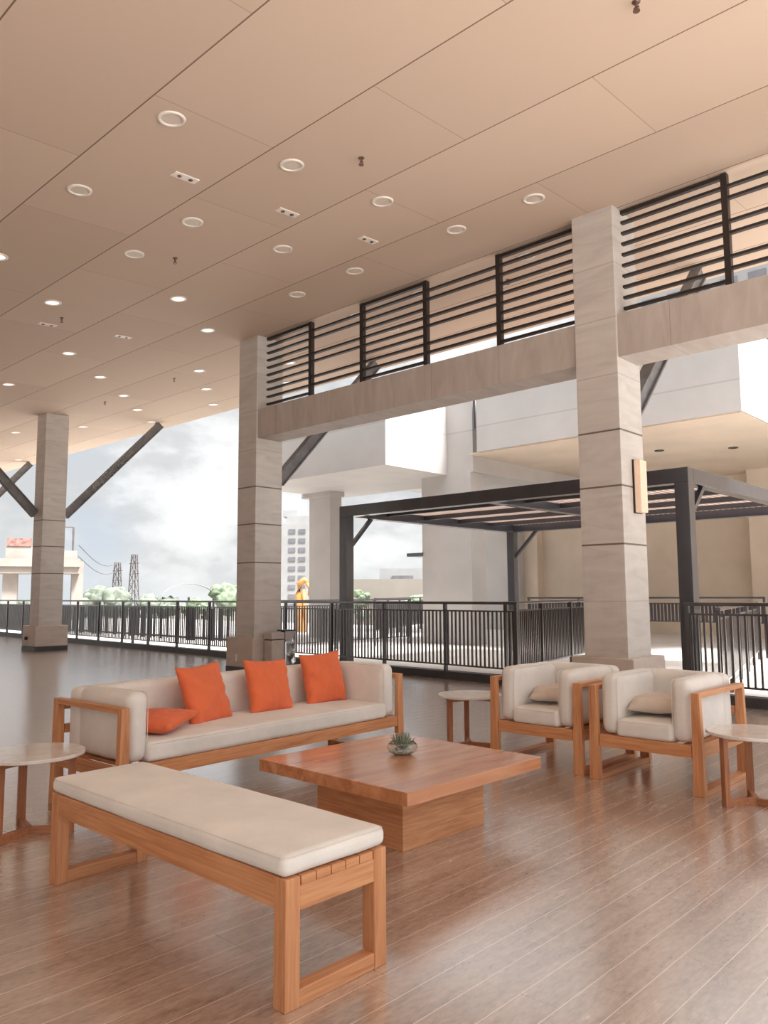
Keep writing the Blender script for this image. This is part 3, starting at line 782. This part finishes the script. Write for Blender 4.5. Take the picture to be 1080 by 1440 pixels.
# sofa: front corners measured from the arm tops
a_s = math.radians(2.7); N = Vector((-4.575, 2.49, 0)); dL = Vector((-math.sin(a_s), math.cos(a_s), 0)); dD = Vector((math.cos(a_s), math.sin(a_s), 0))
SL, SD = 2.79, .86
sc_ = N + dL*SL/2 - dD*SD/2
sofa = seat_unit('sofa', 'long cream cushioned sofa with teak frame and orange pillows on it', 'sofa', SL, SD, sc_, a_s, 0, 1)
seat_unit('armchair', 'left cream armchair with teak frame, beside the small round table', 'armchair', .87, .92, (-3.555, 5.56+.46, 0), -PI/2, 0, 11, 'two armchairs side by side')
seat_unit('armchair', 'right cream armchair with teak frame, nearest the right side table', 'armchair', .87, .90, (-2.615, 5.53+.45, 0), -PI/2, 0, 17, 'two armchairs side by side')

# bench
t = thing('bench', 'long backless teak bench with one cream cushion in the foreground', 'bench', (-3.05, 2.05, 0))
hx, hy = .90, .25
for sx in (-1, 1):
    xa, xb = (hx-.065, hx) if sx > 0 else (-hx, -hx+.065)
    for sy in (-1, 1):
        ya, yb = (hy-.065, hy) if sy > 0 else (-hy, -hy+.065)
        G().box(xa, xb, ya, yb, 0, .43, .003).obj('leg', WZ, t)
    G().box(xa+.004, xb-.002, -hy+.065, hy-.065, 0, .058, .003).obj('floor_runner', WY, t)
    G().box(xa+.004, xb-.002, -hy+.065, hy-.065, .315, .398, .003).obj('end_rail', WY, t)
for sy in (-1, 1):
    ya, yb = (hy-.045, hy-.004) if sy > 0 else (-hy+.004, -hy+.045)
    G().box(-hx+.065, hx-.065, ya, yb, .325, .43, .003).obj('long_rail', WX, t)
for k in range(5):
    y = -hy+.07+(2*hy-.14)*(k+.5)/5; w = (2*hy-.14)/5/2-.0025
    G().box(-hx+.006, hx-.003, y-w, y+w, .399, .428).obj('seat_slat', WY, t)
bc = G().cushion(-hx-.005, hx-.005, -hy-.005, hy+.01, .432, .505, .03, (.004, .004, .012), 22, 2, .006).obj('cushion', M_cream, t, True)
G().tube(rrect(-hx, hx-.01, -hy, hy+.005, .497, .03), .002, 6, True).obj('piping', M_cream_pipe, bc)

# coffee table
t = thing('coffee_table', 'low square teak coffee table with thick top and block base', 'table', (-3.31, 3.675, 0), math.radians(-1))
G().box(-.355, .355, -.365, .365, 0, .33, .003).obj('base', wood('teak_base', 1, both=True), t)
G().box(-.615, .615, -.61, .61, .33, .40, .004).obj('table_top', M_top, t)

# succulent in a glass bowl
t = thing('succulent_bowl', 'grey-green succulent in a low clear glass bowl on the coffee table', 'plant', (-3.37, 3.76, .401))
prof = [(0, 0), (.05, 0), (.085, .018), (.098, .042), (.09, .064), (.078, .074), (.074, .072), (.085, .062), (.093, .042), (.08, .021), (.048, .005), (0, .004)]
G().lathe(prof, 48).obj('bowl', M_glass, t, True)
g = G(); rr = random.Random(5)
for k in range(150):
    a_, q = rr.uniform(0, 2*PI), .072*math.sqrt(rr.random()); z = .012+.012*rr.random()+.1*q*q/.08
    v = bmesh.ops.create_icosphere(g.b, subdivisions=1, radius=.006)['verts']
    for x in v: x.co += Vector((q*math.cos(a_), q*math.sin(a_), z))
o = g.obj('pebbles', M_pebble, t); o['kind'] = 'stuff'
g = G()
for ring, (cnt, el, ln) in enumerate([(9, 16, .100), (9, 36, .105), (8, 56, .098), (6, 74, .085)]):
    for k in range(cnt):
        az = 2*PI*(k+.5*ring)/cnt+rr.uniform(-.15, .15); ee = math.radians(el+rr.uniform(-6, 6))
        prev = None; pts = []; rad = []
        for i in range(7):
            s_ = i/6; e2 = ee+s_*.45
            hh = ln*s_
            pts.append(Vector((math.cos(az)*hh*math.cos(e2), math.sin(az)*hh*math.cos(e2), .035+hh*math.sin(e2))))
            rad.append(0.0085*math.sin(PI*min(1, .25+s_*.62))*(1-.75*s_**3)+.0006)
        g.tube(pts, rad, 7)
g.obj('leaves', M_leaf, t, True)

# round side tables
def side_table(loc, rot, label):
    t = thing('side_table', label, 'side table', loc, rot, 'round side tables')
    G().lathe([(0, .452), (.288, .452), (.296, .457), (.296, .471), (.292, .475), (0, .475)], 64).obj('table_top', M_marble, t, False)
    for k in range(3):
        a_ = PI*2/3*k; d = Vector((math.cos(a_), math.sin(a_), 0))
        n = Vector((-d.y, d.x, 0))
        G().bar(d*.23, d*.23+Vector((0, 0, .452)), .045, .036, d, .002).obj('leg', M_leg_dark, t)
        G().bar(d*.0+Vector((0, 0, .022)), d*.212+Vector((0, 0, .022)), .034, .044, (0, 0, 1), .002).obj('floor_runner', M_leg_dark_h, t)
        G().bar(d*.0+Vector((0, 0, .435)), d*.212+Vector((0, 0, .435)), .034, .034, (0, 0, 1), .002).obj('top_runner', M_leg_dark_h, t)
    return t
side_table((-4.82, 2.07, 0), math.radians(50), 'round side table with pale stone top at the left edge beside the bench')
side_table((-4.49, 5.95, 0), math.radians(15), 'round side table with pale stone top between sofa and left armchair')
side_table((-1.87, 5.60, 0), math.radians(-3), 'round side table with pale stone top at the right edge beside the armchair')

# ------------------------------------------------------------------ pillows
def pillow(loc, rot, label, mat, hx, hy, tt, seed, name='throw_pillow', group=None):
    o = G().pillow(hx, hy, tt, 28, seed).obj(name, mat, None, True, loc); o.rotation_mode = 'XYZ'
    o.matrix_world = Matrix.Translation(loc) @ rot
    return tag(o, label, 'pillow', group)
def stand(lean, twist, spin=0, base=a_s):
    # pillow plane upright, normal towards the front (+x local), leaning back
    return Matrix.Rotation(base+twist, 4, 'Z') @ Matrix.Rotation(PI/2-lean, 4, 'Y') @ Matrix.Rotation(spin, 4, 'Z')
def sofa_pt(u, v, z): # u = distance along from the near end, v = distance back from the front
    p = N + dL*u - dD*v; return Vector((p.x, p.y, z))
OG = 'orange pillows on the sofa'
pillow(sofa_pt(.99, .47, .66), stand(.34, .2, .04), 'orange square pillow standing on the sofa, leftmost of the upright ones', M_orange, .235, .235, .08, 1, group=OG)
pillow(sofa_pt(1.63, .48, .66), stand(.30, .0, -.04), 'orange square pillow standing in the middle of the sofa', M_orange, .225, .225, .08, 2, group=OG)
pillow(sofa_pt(2.28, .50, .67), stand(.22, -.12, .05), 'orange square pillow standing at the far right end of the sofa', M_orange, .23, .225, .08, 3, group=OG)
pillow(sofa_pt(.50, .36, .535), Matrix.Rotation(a_s+.5, 4, 'Z') @ Matrix.Rotation(.12, 4, 'X'), 'orange pillow lying flat on the sofa against the near arm', M_orange, .22, .23, .065, 4, group=OG)
pillow(Vector((-3.57, 5.93, .553)), Matrix.Rotation(.5, 4, 'Z') @ Matrix.Rotation(.10, 4, 'X'), 'beige pillow lying on the seat of the left armchair', M_taupe, .21, .19, .065, 5, group='beige pillows on the armchairs')
pillow(Vector((-2.64, 5.88, .555)), Matrix.Rotation(.35, 4, 'Z') @ Matrix.Rotation(.10, 4, 'X'), 'beige pillow lying on the seat of the right armchair', M_taupe, .22, .19, .07, 6, group='beige pillows on the armchairs')
